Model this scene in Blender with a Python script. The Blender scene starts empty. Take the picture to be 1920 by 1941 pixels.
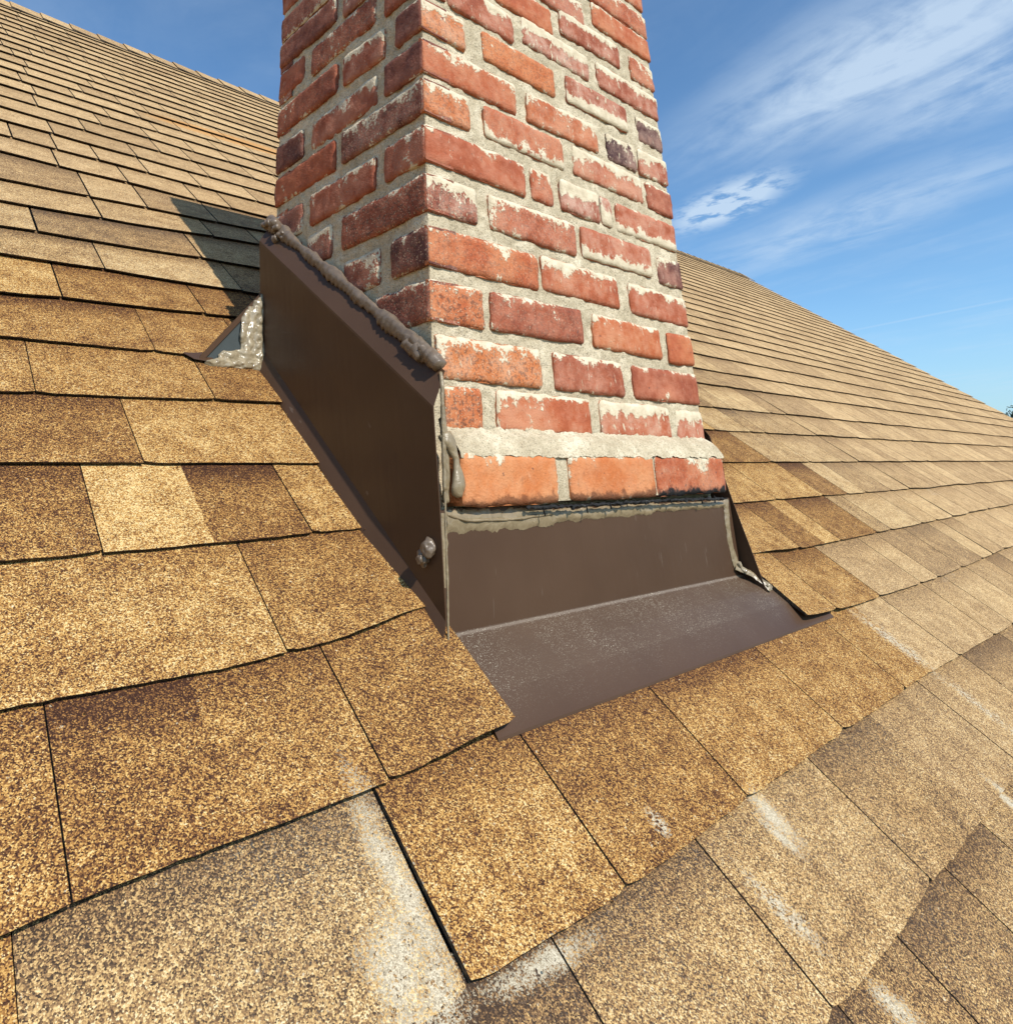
import bpy, bmesh, math, random
from mathutils import Vector, Matrix, noise
random.seed(7)
DATA={'CAM': {'f': 1322.653, 'cx': 865.45, 'cy': 518.88, 'R': [[0.737151, -0.674493, -0.040825], [0.174767, 0.248665, -0.952692], [0.652736, 0.695143, 0.301183]]}, 'TH': 0.709455, 'H': 0.5447, 'V0': 0.27146, 'DV': {'0': [[0.137, -0.0038], [0.174, 0.0006], [0.402, 0.0009], [0.575, 0.0091], [1.328, 0.0054], [1.665, 0.0028], [2.01, -0.0022], [2.907, 0.0065]], '1': [[0.145, -0.0001], [0.321, -0.0035], [0.551, 0.0107], [1.38, 0.0012], [3.675, 0.0129]], '2': [[0.154, 0.006], [0.294, 0.0061], [0.548, 0.0128], [1.537, 0.0033], [4.337, -0.0016]], '3': [[0.162, 0.0042], [0.534, 0.0034], [1.743, 0.0026], [5.097, 0.0033]], '4': [[0.169, -0.0013], [0.534, 0.01], [1.885, 0.0053], [5.851, 0.0068]], '5': [[0.177, -0.0093], [0.464, -0.0067]], '6': [[0.184, -0.0198], [0.562, 0.0131]], '7': [[0.192, -0.0184], [0.649, -0.0044]], '8': [[0.199, -0.0353], [0.703, 0.004]], '9': [[0.206, -0.0502], [0.792, 0.0308]], '10': [[0.214, -0.0572], [0.851, 0.0063]], '-1': [[0.41, 0.0011], [0.584, -0.0038], [0.809, 0.0013], [1.099, 0.0031], [1.486, 0.0039], [2.094, -0.0084]], '-2': [[0.715, -0.0006], [0.873, -0.0031], [0.984, 0.0001], [1.057, -0.0023], [1.383, -0.0035]]}, 'J': {'-3': [0.863, 1.032, 1.187], '-2': [0.493, 0.708, 0.981, 1.427, 1.687], '-1': [0.143, 0.407, 0.587, 0.818, 1.099, 1.358, 1.658, 1.921], '0': [0.174, 0.42, 1.42, 1.65, 1.907], '1': [0.381, 1.571, 1.793, 2.04, 2.151, 2.423], '2': [0.239, 0.353, 0.477, 1.748, 2.028, 2.199, 2.347], '3': [0.307, 1.996, 2.261, 2.516], '4': [0.206, 0.44], '5': [0.382], '6': [0.268, 0.506], '7': [0.354, 0.623], '8': [0.257, 0.577], '9': [0.393, 0.65], '10': [0.387]}, 'F': {'1': [[0.5732, 0.6634, 0.6553], [0.7019, 0.8843, 0.6646], [0.9139, 1.1055, 0.67], [1.1422, 1.2356, 0.6677]], '2': [[0.573, 0.7747, 0.5902], [0.8001, 0.9958, 0.5868], [1.0253, 1.1211, 0.5863], [1.1285, 1.2328, 0.5872]], '3': [[0.5672, 0.6647, 0.5124], [0.695, 0.888, 0.5228], [0.914, 1.1291, 0.5231], [1.1435, 1.2381, 0.5158]], '4': [[0.5736, 0.7822, 0.4424], [0.7961, 0.8496, 0.4449], [0.8687, 0.9768, 0.4457], [0.9814, 1.0145, 0.4458], [1.0291, 1.2445, 0.4439]], '5': [[0.5747, 0.6697, 0.3683], [0.6943, 0.8999, 0.3687], [0.9141, 1.1266, 0.3716], [1.1476, 1.2404, 0.3639]], '6': [[0.5763, 0.7953, 0.2914], [0.8039, 1.0085, 0.2952], [1.0401, 1.2369, 0.2903]], '7': [[0.5689, 0.6713, 0.2144], [0.6847, 0.8946, 0.2182], [0.9222, 1.1243, 0.218], [1.1451, 1.2345, 0.2115]], '8': [[0.5812, 0.7852, 0.1418], [0.8127, 0.9914, 0.1414], [1.0202, 1.2362, 0.1402]], '9': [[0.5923, 0.6588, 0.0771], [0.6876, 0.8946, 0.0766], [0.9188, 1.1221, 0.0748], [1.1408, 1.229, 0.0695]], '10': [[0.5881, 0.7659, -0.0096], [0.7905, 1.0043, -0.0154], [1.0087, 1.2291, -0.0212]], '0': [[0.5732, 0.6118, 0.6949], [0.6285, 0.7815, 0.7273], [0.8043, 0.9948, 0.7448], [1.0198, 1.2333, 0.7449]], '-1': [[0.5729, 0.718, 0.7094], [0.7374, 0.8931, 0.7924], [0.9149, 1.1087, 0.8199], [1.1461, 1.2332, 0.8152]], '-2': [[0.5735, 0.6289, 0.7069], [0.8014, 0.9964, 0.8567], [1.0264, 1.2321, 0.8907]]}, 'L': {'-1': [[1.0895, 0.895, 0.8172]], '0': [[1.09, 1.0044, 0.7514], [0.9776, 0.7778, 0.7425], [0.7537, 0.666, 0.7337]], '1': [[1.0936, 0.89, 0.6669], [0.8726, 0.755, 0.6635], [0.7273, 0.6689, 0.6586]], '2': [[1.078, 0.9964, 0.5844], [0.9708, 0.7759, 0.5839], [0.7562, 0.6645, 0.5833]], '3': [[1.0896, 0.8928, 0.5178], [0.8741, 0.6701, 0.5172]], '4': [[1.0676, 0.9935, 0.4381], [0.9688, 0.7806, 0.4417], [0.7584, 0.6619, 0.4451]], '5': [[0.9778, 0.9006, 0.3698], [0.8717, 0.6652, 0.3691]], '6': [[0.978, 0.8951, 0.2893], [0.867, 0.773, 0.2911], [0.7461, 0.6632, 0.2929]], '7': [[0.908, 0.8074, 0.2291], [0.7858, 0.6705, 0.2199]]}}
DATA['DV']={int(k):v for k,v in DATA['DV'].items()}
TH=DATA['TH']; H=DATA['H']; V0=DATA['V0']; E=0.143
ST,CT=math.sin(TH),math.cos(TH)
C=bpy.context.scene.collection
scn=bpy.context.scene

# ---------------------------------------------------------------- camera
cam=bpy.data.cameras.new('camera'); co=bpy.data.objects.new('camera',cam); C.objects.link(co)
R=DATA['CAM']['R']
co.matrix_world=Matrix(((R[0][0],-R[1][0],-R[2][0],0),(R[0][1],-R[1][1],-R[2][1],0),(R[0][2],-R[1][2],-R[2][2],0),(0,0,0,1)))
cam.sensor_fit='HORIZONTAL'; cam.sensor_width=36
cam.lens=DATA['CAM']['f']/1920*36
cam.shift_x=(960-DATA['CAM']['cx'])/1920
cam.shift_y=(DATA['CAM']['cy']-970.5)/1920
cam.clip_start=0.02; cam.clip_end=3000
scn.camera=co
scn.view_settings.view_transform='Standard'; scn.view_settings.look='None'
scn.view_settings.exposure=-0.04; scn.view_settings.gamma=1
scn.render.resolution_x=1012; scn.render.resolution_y=1024

# ---------------------------------------------------------------- light
EL=math.radians(40); AZX=-0.047
sd=Vector((AZX*math.cos(EL),-math.cos(EL),math.sin(EL))).normalized()   # towards the sun
sun=bpy.data.lights.new('sun','SUN'); so=bpy.data.objects.new('sun',sun); C.objects.link(so)
sun.energy=4.9; sun.angle=math.radians(0.53); sun.color=(1.0,0.945,0.86)
so.rotation_euler=sd.to_track_quat('Z','Y').to_euler(); so.location=sd*30

# ---------------------------------------------------------------- node helper
class NT:
    def __init__(s,tree): s.t=tree; s.n=tree.nodes; s.l=tree.links
    def new(s,ty,**kw):
        n=s.n.new(ty)
        for k,v in kw.items(): setattr(n,k,v)
        return n
    def link(s,a,b): s.l.new(a,b)
    def setin(s,sock,v):
        if hasattr(v,'is_linked') or isinstance(v,bpy.types.NodeSocket): s.l.new(v,sock)
        elif v is not None: sock.default_value=v
    def math(s,op,a,b=None,c=None,clamp=False):
        n=s.new('ShaderNodeMath',operation=op,use_clamp=clamp)
        s.setin(n.inputs[0],a)
        if b is not None: s.setin(n.inputs[1],b)
        if c is not None: s.setin(n.inputs[2],c)
        return n.outputs[0]
    def vmath(s,op,a,b=None):
        n=s.new('ShaderNodeVectorMath',operation=op); s.setin(n.inputs[0],a)
        if b is not None:
            if op=='SCALE': s.setin(n.inputs['Scale'],b)
            else: s.setin(n.inputs[1],b)
        return n.outputs['Value'] if op in('DOT_PRODUCT','LENGTH','DISTANCE') else n.outputs[0]
    def noise(s,vec,scale,detail=3,rough=.55,dist=0):
        n=s.new('ShaderNodeTexNoise'); s.setin(n.inputs['Vector'],vec)
        n.inputs['Scale'].default_value=scale; n.inputs['Detail'].default_value=detail; n.inputs['Roughness'].default_value=rough
        n.inputs['Distortion'].default_value=dist
        return n.outputs['Fac']
    def vor(s,vec,scale):
        n=s.new('ShaderNodeTexVoronoi'); s.setin(n.inputs['Vector'],vec); n.inputs['Scale'].default_value=scale
        return n.outputs['Distance'],n.outputs['Color']
    def ramp(s,fac,stops,interp='LINEAR'):
        n=s.new('ShaderNodeValToRGB'); s.setin(n.inputs[0],fac); r=n.color_ramp; r.interpolation=interp
        while len(r.elements)>1: r.elements.remove(r.elements[-1])
        for i,(p,c) in enumerate(stops):
            e=r.elements[0] if i==0 else r.elements.new(p)
            e.position=p; e.color=(*c,1) if len(c)==3 else c
        return n.outputs[0]
    def mix(s,f,a,b,mode='MIX'):
        n=s.new('ShaderNodeMix',data_type='RGBA',blend_type=mode)
        s.setin(n.inputs[0],f)
        for i,v in ((6,a),(7,b)):
            if isinstance(v,tuple): n.inputs[i].default_value=(*v,1) if len(v)==3 else v
            else: s.setin(n.inputs[i],v)
        return n.outputs[2]
    def smooth(s,x,a,b):
        n=s.new('ShaderNodeMapRange',interpolation_type='SMOOTHSTEP'); s.setin(n.inputs[0],x)
        n.inputs[1].default_value=a; n.inputs[2].default_value=b; return n.outputs[0]
    def xyz(s,v):
        n=s.new('ShaderNodeSeparateXYZ'); s.setin(n.inputs[0],v); return n.outputs
    def comb(s,x,y,z):
        n=s.new('ShaderNodeCombineXYZ'); s.setin(n.inputs[0],x); s.setin(n.inputs[1],y); s.setin(n.inputs[2],z); return n.outputs[0]
    def coord(s,name='Object'): return s.new('ShaderNodeTexCoord').outputs[name]
    def attr(s,name,out='Color'): return s.new('ShaderNodeAttribute',attribute_name=name).outputs[out]
    def bump(s,h,strength,dist,normal=None):
        n=s.new('ShaderNodeBump'); s.setin(n.inputs['Height'],h); n.inputs['Strength'].default_value=strength; n.inputs['Distance'].default_value=dist
        if normal is not None: s.link(normal,n.inputs['Normal'])
        return n.outputs[0]
def material(name):
    m=bpy.data.materials.new(name); m.use_nodes=True; t=NT(m.node_tree)
    b=m.node_tree.nodes['Principled BSDF']
    return m,t,b
def scaled(t,v,sx,sy,sz): return t.vmath('MULTIPLY',v,(sx,sy,sz))

# ---------------------------------------------------------------- sky
w=bpy.data.worlds.new('World'); scn.world=w; w.use_nodes=True
t=NT(w.node_tree); bg=w.node_tree.nodes['Background']
sky=t.new('ShaderNodeTexSky',sky_type='NISHITA'); sky.sun_disc=False
sky.sun_elevation=EL; sky.sun_rotation=math.atan2(sd.x,sd.y); sky.altitude=50
sky.air_density=1.0; sky.dust_density=0.6; sky.ozone_density=2.2
g=t.coord('Generated'); X,Y,Z=t.xyz(g)
zz=t.math('MAXIMUM',Z,0.03)
px=t.math('DIVIDE',X,zz); py=t.math('DIVIDE',Y,zz); P=t.comb(px,py,0.0)
# cirrus, drawn out along the wind; direction space of the sky
def rotp(ang):
    c,s_=math.cos(ang),math.sin(ang)
    a=t.math('ADD',t.math('MULTIPLY',px,c),t.math('MULTIPLY',py,s_))
    b=t.math('SUBTRACT',t.math('MULTIPLY',py,c),t.math('MULTIPLY',px,s_))
    return a,b
def blob(cx_,cy_,ang,la,lb):
    c,s_=math.cos(ang),math.sin(ang)
    dx=t.math('SUBTRACT',px,cx_); dy=t.math('SUBTRACT',py,cy_)
    a=t.math('DIVIDE',t.math('ADD',t.math('MULTIPLY',dx,c),t.math('MULTIPLY',dy,s_)),la)
    b=t.math('DIVIDE',t.math('SUBTRACT',t.math('MULTIPLY',dy,c),t.math('MULTIPLY',dx,s_)),lb)
    r=t.math('SQRT',t.math('ADD',t.math('MULTIPLY',a,a),t.math('MULTIPLY',b,b)))
    return t.smooth(r,1.0,0.0)
wisp_a,wisp_b=rotp(math.radians(WANG:=78.0))
wv=t.comb(t.math('MULTIPLY',wisp_a,0.62),t.math('MULTIPLY',wisp_b,1.75),0.3)
n1=t.noise(wv,2.2,7,.58,.6)
n2=t.noise(t.comb(t.math('MULTIPLY',px,3.0),t.math('MULTIPLY',py,3.0),1.0),2.0,7,.62,.4)
n3=t.noise(P,0.9,3,.5)
n5=t.noise(t.comb(t.math('MULTIPLY',px,5.0),t.math('MULTIPLY',py,4.0),2.0),2.6,6,.6)
big=t.math('MAXIMUM',blob(1.86,.40,math.radians(75),.92,.44),blob(2.15,.10,math.radians(75),.8,.42))
big=t.math('MAXIMUM',big,t.math('MULTIPLY',blob(3.0,.85,math.radians(72),1.3,.50),.62))
puff=t.math('MULTIPLY',blob(2.42,1.08,math.radians(64),.42,.22),1.7)
trail=t.math('MULTIPLY',blob(5.35,1.15,math.radians(84),1.3,.06),.25)

dens=t.math('MULTIPLY',t.math('ADD',t.math('MULTIPLY',n1,0.75),t.math('MULTIPLY',n2,0.35)),1.0)
cl=t.math('ADD',big,0.0)
c1=t.math('MULTIPLY',cl,t.math('ADD',t.math('MULTIPLY',t.smooth(dens,0.37,0.70),1.0),.14))
c2=t.math('MULTIPLY',puff,t.smooth(n5,0.34,0.58))
c0=t.math('MULTIPLY',t.smooth(n3,0.40,0.75),t.math('MULTIPLY',t.smooth(dens,0.38,0.80),0.38))
cov=t.math('ADD',t.math('ADD',c1,c2),t.math('ADD',c0,trail),clamp=True)
cov=t.math('MULTIPLY',cov,0.76)
tint=t.mix(1.0,sky.outputs[0],(1.48,1.96,2.18),'MULTIPLY')
hz=t.smooth(Z,0.22,0.0)
skyc=t.mix(t.math('MULTIPLY',hz,0.55),tint,(5.2,7.3,9.0))
final=t.mix(cov,skyc,(7.6,9.3,11.2))
t.link(final,bg.inputs[0]); bg.inputs[1].default_value=0.088

# ---------------------------------------------------------------- object helpers
def link(name,bm,mats,parent=None,smooth=False,matrix=None):
    me=bpy.data.meshes.new(name); bm.to_mesh(me); bm.free()
    for m in (mats if isinstance(mats,(list,tuple)) else [mats]): me.materials.append(m)
    if smooth:
        for p_ in me.polygons: p_.use_smooth=True
    o=bpy.data.objects.new(name,me); C.objects.link(o)
    if parent is not None: o.parent=parent
    if matrix is not None: o.matrix_local=matrix
    return o
def tag(o,label=None,cat=None,group=None,kind=None):
    if label: o['label']=label
    if cat: o['category']=cat
    if group: o['group']=group
    if kind: o['kind']=kind
    return o
def empty(name,loc=(0,0,0)):
    o=bpy.data.objects.new(name,None); C.objects.link(o); o.location=loc; o.empty_display_size=.1; return o
# roof frame: local x along the courses, y up the slope, z off the surface
ROOF=Matrix(((1,0,0,0),(0,CT,-ST,H*ST),(0,ST,CT,-H*CT),(0,0,0,1)))
def rz(y): return (-H+ST*y)/CT
def quad(bm,vs,mi=0):
    try: f=bm.faces.new(vs)
    except ValueError: return None
    f.material_index=mi; return f
def lerp(a,b,f): return a+(b-a)*f
def box(bm,x0,x1,y0,y1,z0,z1,mi=0):
    v=[bm.verts.new((x,y,z)) for x in (x0,x1) for y in (y0,y1) for z in (z0,z1)]
    for q in ((0,1,3,2),(4,6,7,5),(0,4,5,1),(2,3,7,6),(0,2,6,4),(1,5,7,3)): quad(bm,[v[i] for i in q],mi)

# ---------------------------------------------------------------- shingle material
def granule_material():
    m,t,b=material('shingle_granules')
    o=t.coord('Object'); a=t.attr('tone'); tone,wea,dark=t.new('ShaderNodeSeparateColor').outputs[:3] if False else (None,None,None)
    sc=t.new('ShaderNodeSeparateColor'); t.link(a,sc.inputs[0]); tone,wea,dk=sc.outputs[0],sc.outputs[1],sc.outputs[2]
    uv=t.new('ShaderNodeUVMap',uv_map='UVMap').outputs[0]; U_,V_,_=t.xyz(uv)
    d,col=t.vor(o,980.0); s2=t.new('ShaderNodeSeparateColor'); t.link(col,s2.inputs[0]); r=s2.outputs[0]; r2=s2.outputs[1]
    dL,colL=t.vor(o,520.0); s3=t.new('ShaderNodeSeparateColor'); t.link(colL,s3.inputs[0]); rL=s3.outputs[0]
    blot=t.noise(o,26.0,4,.6); big=t.noise(o,6.0,3,.5); mid=t.noise(o,210.0,3,.65)
    # printed shade band along the top of each tab, ragged lower edge
    vv=t.math('ADD',V_,t.math('MULTIPLY',t.math('SUBTRACT',blot,.5),.9))
    top=t.math('MULTIPLY',t.smooth(vv,.62,1.0),dk)
    x=t.math('ADD',t.math('MULTIPLY',r,.92),t.math('MULTIPLY',rL,.22))
    x=t.math('ADD',x,t.math('MULTIPLY',t.math('SUBTRACT',mid,.5),.55))
    x=t.math('ADD',x,t.math('MULTIPLY',t.math('SUBTRACT',tone,.5),.85))
    x=t.math('ADD',x,t.math('MULTIPLY',t.math('SUBTRACT',blot,.5),.75))
    x=t.math('SUBTRACT',x,t.math('MULTIPLY',top,.42))
    x=t.math('SUBTRACT',x,.128)
    new=t.ramp(x,[(0,(.046,.020,.013)),(.18,(.098,.043,.022)),(.34,(.190,.085,.030)),(.50,(.328,.155,.045)),(.66,(.485,.258,.074)),(.84,(.63,.380,.124)),(1,(.75,.56,.26))])
    old=t.ramp(x,[(0,(.065,.045,.030)),(.18,(.145,.092,.050)),(.34,(.265,.158,.076)),(.50,(.39,.245,.110)),(.66,(.54,.355,.155)),(.84,(.66,.465,.22)),(1,(.74,.60,.36))])
    # blue-grey ceramic chips in the weathered ones
    bl=t.math('MULTIPLY',t.math('GREATER_THAN',r2,.86),t.smooth(big,.35,.6))
    old=t.mix(t.math('MULTIPLY',bl,.65),old,(.11,.115,.11))
    f=t.math('ADD',wea,t.math('MULTIPLY',t.math('SUBTRACT',big,.5),.25),clamp=True)
    c=t.mix(f,new,old)
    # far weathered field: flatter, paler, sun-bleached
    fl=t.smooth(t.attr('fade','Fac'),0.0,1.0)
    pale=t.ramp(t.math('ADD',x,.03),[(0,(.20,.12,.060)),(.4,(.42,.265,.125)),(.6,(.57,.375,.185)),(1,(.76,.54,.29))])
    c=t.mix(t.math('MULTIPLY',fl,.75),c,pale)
    # rust-tinted patch and worn bare / mortar-stained places
    ox,oy,oz=t.xyz(o)
    def ell(cx_,cy_,ang,la,lb,ns=.55,sc_=60,soft=.45):
        c_,s_=math.cos(ang),math.sin(ang)
        dx=t.math('SUBTRACT',ox,cx_); dy=t.math('SUBTRACT',oy,cy_)
        aa=t.math('DIVIDE',t.math('ADD',t.math('MULTIPLY',dx,c_),t.math('MULTIPLY',dy,s_)),la)
        bb=t.math('DIVIDE',t.math('SUBTRACT',t.math('MULTIPLY',dy,c_),t.math('MULTIPLY',dx,s_)),lb)
        rr=t.math('SQRT',t.math('ADD',t.math('MULTIPLY',aa,aa),t.math('MULTIPLY',bb,bb)))
        return rr
    st=None
    nz=t.math('ADD',t.math('MULTIPLY',t.math('SUBTRACT',blot,.5),1.9),t.math('ADD',t.math('MULTIPLY',t.math('SUBTRACT',mid,.5),1.3),t.math('MULTIPLY',t.math('SUBTRACT',r,.5),1.1)))
    for e in STAINS:
        rr=t.math('ADD',ell(*e[:5]),nz)
        k=t.math('MULTIPLY',t.smooth(rr,1.15,.55),e[5])
        st=k if st is None else t.math('MAXIMUM',st,k)
    brk=t.math('ADD',t.math('MULTIPLY',t.math('SUBTRACT',rL,.5),.45),t.math('MULTIPLY',t.math('SUBTRACT',mid,.5),1.9))
    st=t.math('MULTIPLY',t.smooth(t.math('ADD',st,brk),.47,.53),.85)
    c=t.mix(st,c,t.ramp(t.math('ADD',r,0.0),[(0,(.36,.29,.19)),(.5,(.56,.48,.34)),(1,(.68,.61,.46))]))
    orr=t.smooth(ell(1.15,2.86,0.12,.42,.075),1.1,.7)
    c=t.mix(t.math('MULTIPLY',orr,.55),c,(.58,.27,.075))
    gr=t.smooth(t.noise(scaled(t,o,1,3,1),4.0,5,.6),.66,.8)
    c=t.mix(t.math('MULTIPLY',gr,t.math('MULTIPLY',wea,.35)),c,(.55,.50,.40))
    t.link(c,b.inputs['Base Color']); b.inputs['Roughness'].default_value=.86
    b.inputs['Specular IOR Level'].default_value=.12
    hh=t.math('ADD',t.math('MULTIPLY',d,-1.0),t.math('MULTIPLY',r,.35))
    bn=t.bump(hh,.7,.0009); bn=t.bump(blot,.35,.004,bn)
    t.link(bn,b.inputs['Normal'])
    return m
def asphalt_edge():
    m,t,b=material('asphalt_edge'); o=t.coord('Object')
    d,col=t.vor(o,420.0); n=t.noise(o,160,4,.6)
    c=t.ramp(t.math('ADD',t.math('MULTIPLY',n,.8),t.math('MULTIPLY',d,.3)),[(0,(.006,.005,.004)),(.5,(.018,.013,.010)),(.62,(.05,.035,.02)),(.8,(.16,.11,.06))])
    t.link(c,b.inputs['Base Color']); b.inputs['Roughness'].default_value=.95
    t.link(t.bump(n,.8,.002),b.inputs['Normal']); return m
STAINS=[(.392,.215,1.62,.070,.013,.85),(.366,.160,1.3,.045,.024,.8),(.385,.135,1.4,.03,.020,.7),(.838,.108,1.7,.030,.014,.95),(.820,.092,1.9,.022,.008,.8),
(.742,.052,1.8,.04,.013,.55),(.672,.155,1.8,.014,.008,.6),(1.500,.195,1.67,.085,.022,.6),(1.52,.06,1.6,.08,.022,.45),(.475,.118,-.1,.055,.009,.8),(1.30,-.026,1.6,.03,.012,.8),(.784,-.04,1.9,.026,.014,.8)]

GRAN=granule_material(); EDGE=asphalt_edge()

# ---------------------------------------------------------------- house and roof
house=empty('house',(2.0,4.0,-6.0)); tag(house,'house carrying the steep tan asphalt shingle roof all around the brick chimney','house')
HM=house.matrix_world.copy(); HI=Matrix.Translation((-2.0,-4.0,6.0))
def dv(k,u):
    L=DATA['DV'].get(k)
    if not L: return .004*noise.noise(Vector((u*.7,k*3.1,0)))
    L=sorted(L)
    if k>4: 
        e=L[0][1] if len(L)<2 else None
    if u<=L[0][0]: return L[0][1]
    if u>=L[-1][0]: return L[-1][1]
    for a,b_ in zip(L,L[1:]):
        if a[0]<=u<=b_[0]: return lerp(a[1],b_[1],(u-a[0])/(b_[0]-a[0]+1e-9))
    return 0
VR=4.63
KMAX=int((VR-V0)/E)
def urake(v): return 8.22+.125*max(v,-1)
def lift_extra(k,u,vb):
    l=0
    if k==0 and 1.25<u<1.62: l+=.013*max(0,1-abs(u-1.30)/.22)
    if k==1 and 1.2<u<1.62: l+=.013*max(0,min(1,(1.60-u)/.2))
    if k==0 and .44<u<.60: l+=.0085*min(1,(u-.44)/.08)
    if k==1 and .44<u<.60: l+=.0140*min(1,(u-.44)/.08)
    return l
bmr=bmesh.new(); uvl=bmr.loops.layers.uv.new('UVMap'); cl_=bmr.loops.layers.float_color.new('tone'); fl_=bmr.loops.layers.float_color.new('fade')
def seg(k,u0,u1,tone,wea,dk,gapL=.0012,gapR=.0012,low=0.0,fade=0.0,round_=.0035,dv0=None):
    near=(k<=5 and u0<2.6 and u0>-1.0)
    step=.011 if near else (.05 if u0<3.5 and k<16 else .16)
    n=max(2,int((u1-u0)/step)); a=u0+gapL; b_=u1-gapR
    top=[];bot=[];und=[]
    vt=V0+(k+1)*E+.024
    for i in range(n+1):
        u=lerp(a,b_,i/n)
        vb=V0+k*E+dv(k,u)
        if near: vb+=.0011*noise.noise(Vector((u*85,k*7.3,1)))+.0012*noise.noise(Vector((u*14,k*7.3,9)))
        else: vb+=.006*noise.noise(Vector((u*5,k*7.3,9)))
        if i in (0,n) and n>3: vb+=round_
        if i in (1,n-1) and n>6: vb+=round_*.25
        nb=(.0078 if near else .0100)+.0018*noise.noise(Vector((u*5,k*5.1,3)))-low+lift_extra(k,u,vb)
        uu=u
        if near and i in(0,n): uu+=.0006*noise.noise(Vector((k*3.3,u*9,4)))
        bot.append(bmr.verts.new((uu,vb,nb))); top.append(bmr.verts.new((u-(.013 if (k==0 and i==n and .57<u1<.59) else 0),vt+(dv(k+1,u)),.0012-low*.3+(.018*min(1,max(0,(u-.46)/.08)) if (k==0 and u<.6) else .016*max(0,min(1,(1.52-u)/.16)) if (k==0 and 1.2<u<1.52) else 0))))
        und.append(bmr.verts.new((uu,vb+.0012,nb-(.0035 if low==0 else .003))))
    undT=[bmr.verts.new((top[0].co.x,top[0].co.y,-.003)),bmr.verts.new((top[n].co.x,top[n].co.y,-.003))]
    def cf(f,v0_,v1_):
        for l in f.loops:
            l[uvl].uv=(l.vert.co.x,1.0 if l.vert in (top[i],top[i+1]) else 0.0)
            l[cl_]=(tone,wea,dk,1); l[fl_]=(fade,fade,fade,1)
    for i in range(n):
        f=quad(bmr,(bot[i],bot[i+1],top[i+1],top[i]),0)
        for l in f.loops:
            l[uvl].uv=(l.vert.co.x,1.16 if (l.vert is top[i] or l.vert is top[i+1]) else 0.0)
            l[cl_]=(tone,wea,dk,1); l[fl_]=(fade,fade,fade,1)
        quad(bmr,(und[i],und[i+1],bot[i+1],bot[i]),1)
    quad(bmr,(und[0],bot[0],top[0],undT[0]),1); quad(bmr,(bot[n],und[n],undT[1],top[n]),1)
NEWLIM={-1:1.51,0:1.60,1:2.03,2:2.19,3:1.99,4:1.9,5:1.6,6:1.3}
# tones read off the photograph for the tabs near the chimney: (end u, tone)
TONES=dict()
def tonef(k,i):
    r_=random.Random(k*131+i*17+5); return r_.choice([.34,.42,.5,.56,.62,.70])
SOFTJ=[(2,.353),(-1,1.515),(1,1.70),(3,.10),(0,.06),(1,.05),(0,.286),(-2,1.20)]
TAB=[(-1,.40,.587,.60,.6),(-1,.587,.818,.44,.4),(-1,.818,1.099,.55,.9),(-1,1.099,1.358,.52,.3),(-1,1.358,1.52,.55,.2),(-1,1.52,1.66,.6,0),
(0,-9,.06,.44,.8),(0,.06,.174,.50,.5),(0,.174,.286,.43,.9),(0,.286,.42,.50,.5),(-2,.493,.708,.55,.7),(-2,.708,.981,.56,.2),(-2,.981,1.2,.46,.5),(-2,1.2,1.427,.50,.3),(-2,1.427,1.687,.55,.4),(-3,.6,.863,.42,.3),(-3,.863,1.032,.42,.6),(-3,1.032,1.187,.55,.9),(0,.42,.6,.43,.2),(0,1.2,1.42,.60,.2),(0,1.42,1.66,.52,.6),
(1,-9,.05,.58,.3),(1,.05,.381,.60,.2),(1,.381,.6,.50,.3),(1,1.2,1.575,.58,.9),(1,1.575,1.70,.36,.4),(1,1.70,1.793,.66,.2),(1,1.793,2.04,.40,.6),
(2,-9,.239,.42,.6),(2,.239,.353,.80,0),(2,.353,.477,.40,.9),(2,.477,.6,.62,.1),(2,1.2,1.75,.60,.4),(2,1.75,2.03,.62,.3),
(3,-9,.10,.66,.2),(3,.10,.307,.42,.5),(3,.307,.6,.66,.3),(3,1.2,2.0,.40,.5),
(4,-9,.206,.54,.4),(4,.206,.44,.57,.3),(4,.44,.6,.43,.5),(5,-9,.382,.50,.8),(5,.382,.6,.50,.3),(6,-9,.268,.68,.1),(6,.268,.506,.47,.5),(6,.506,.62,.38,.3)]

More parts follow.
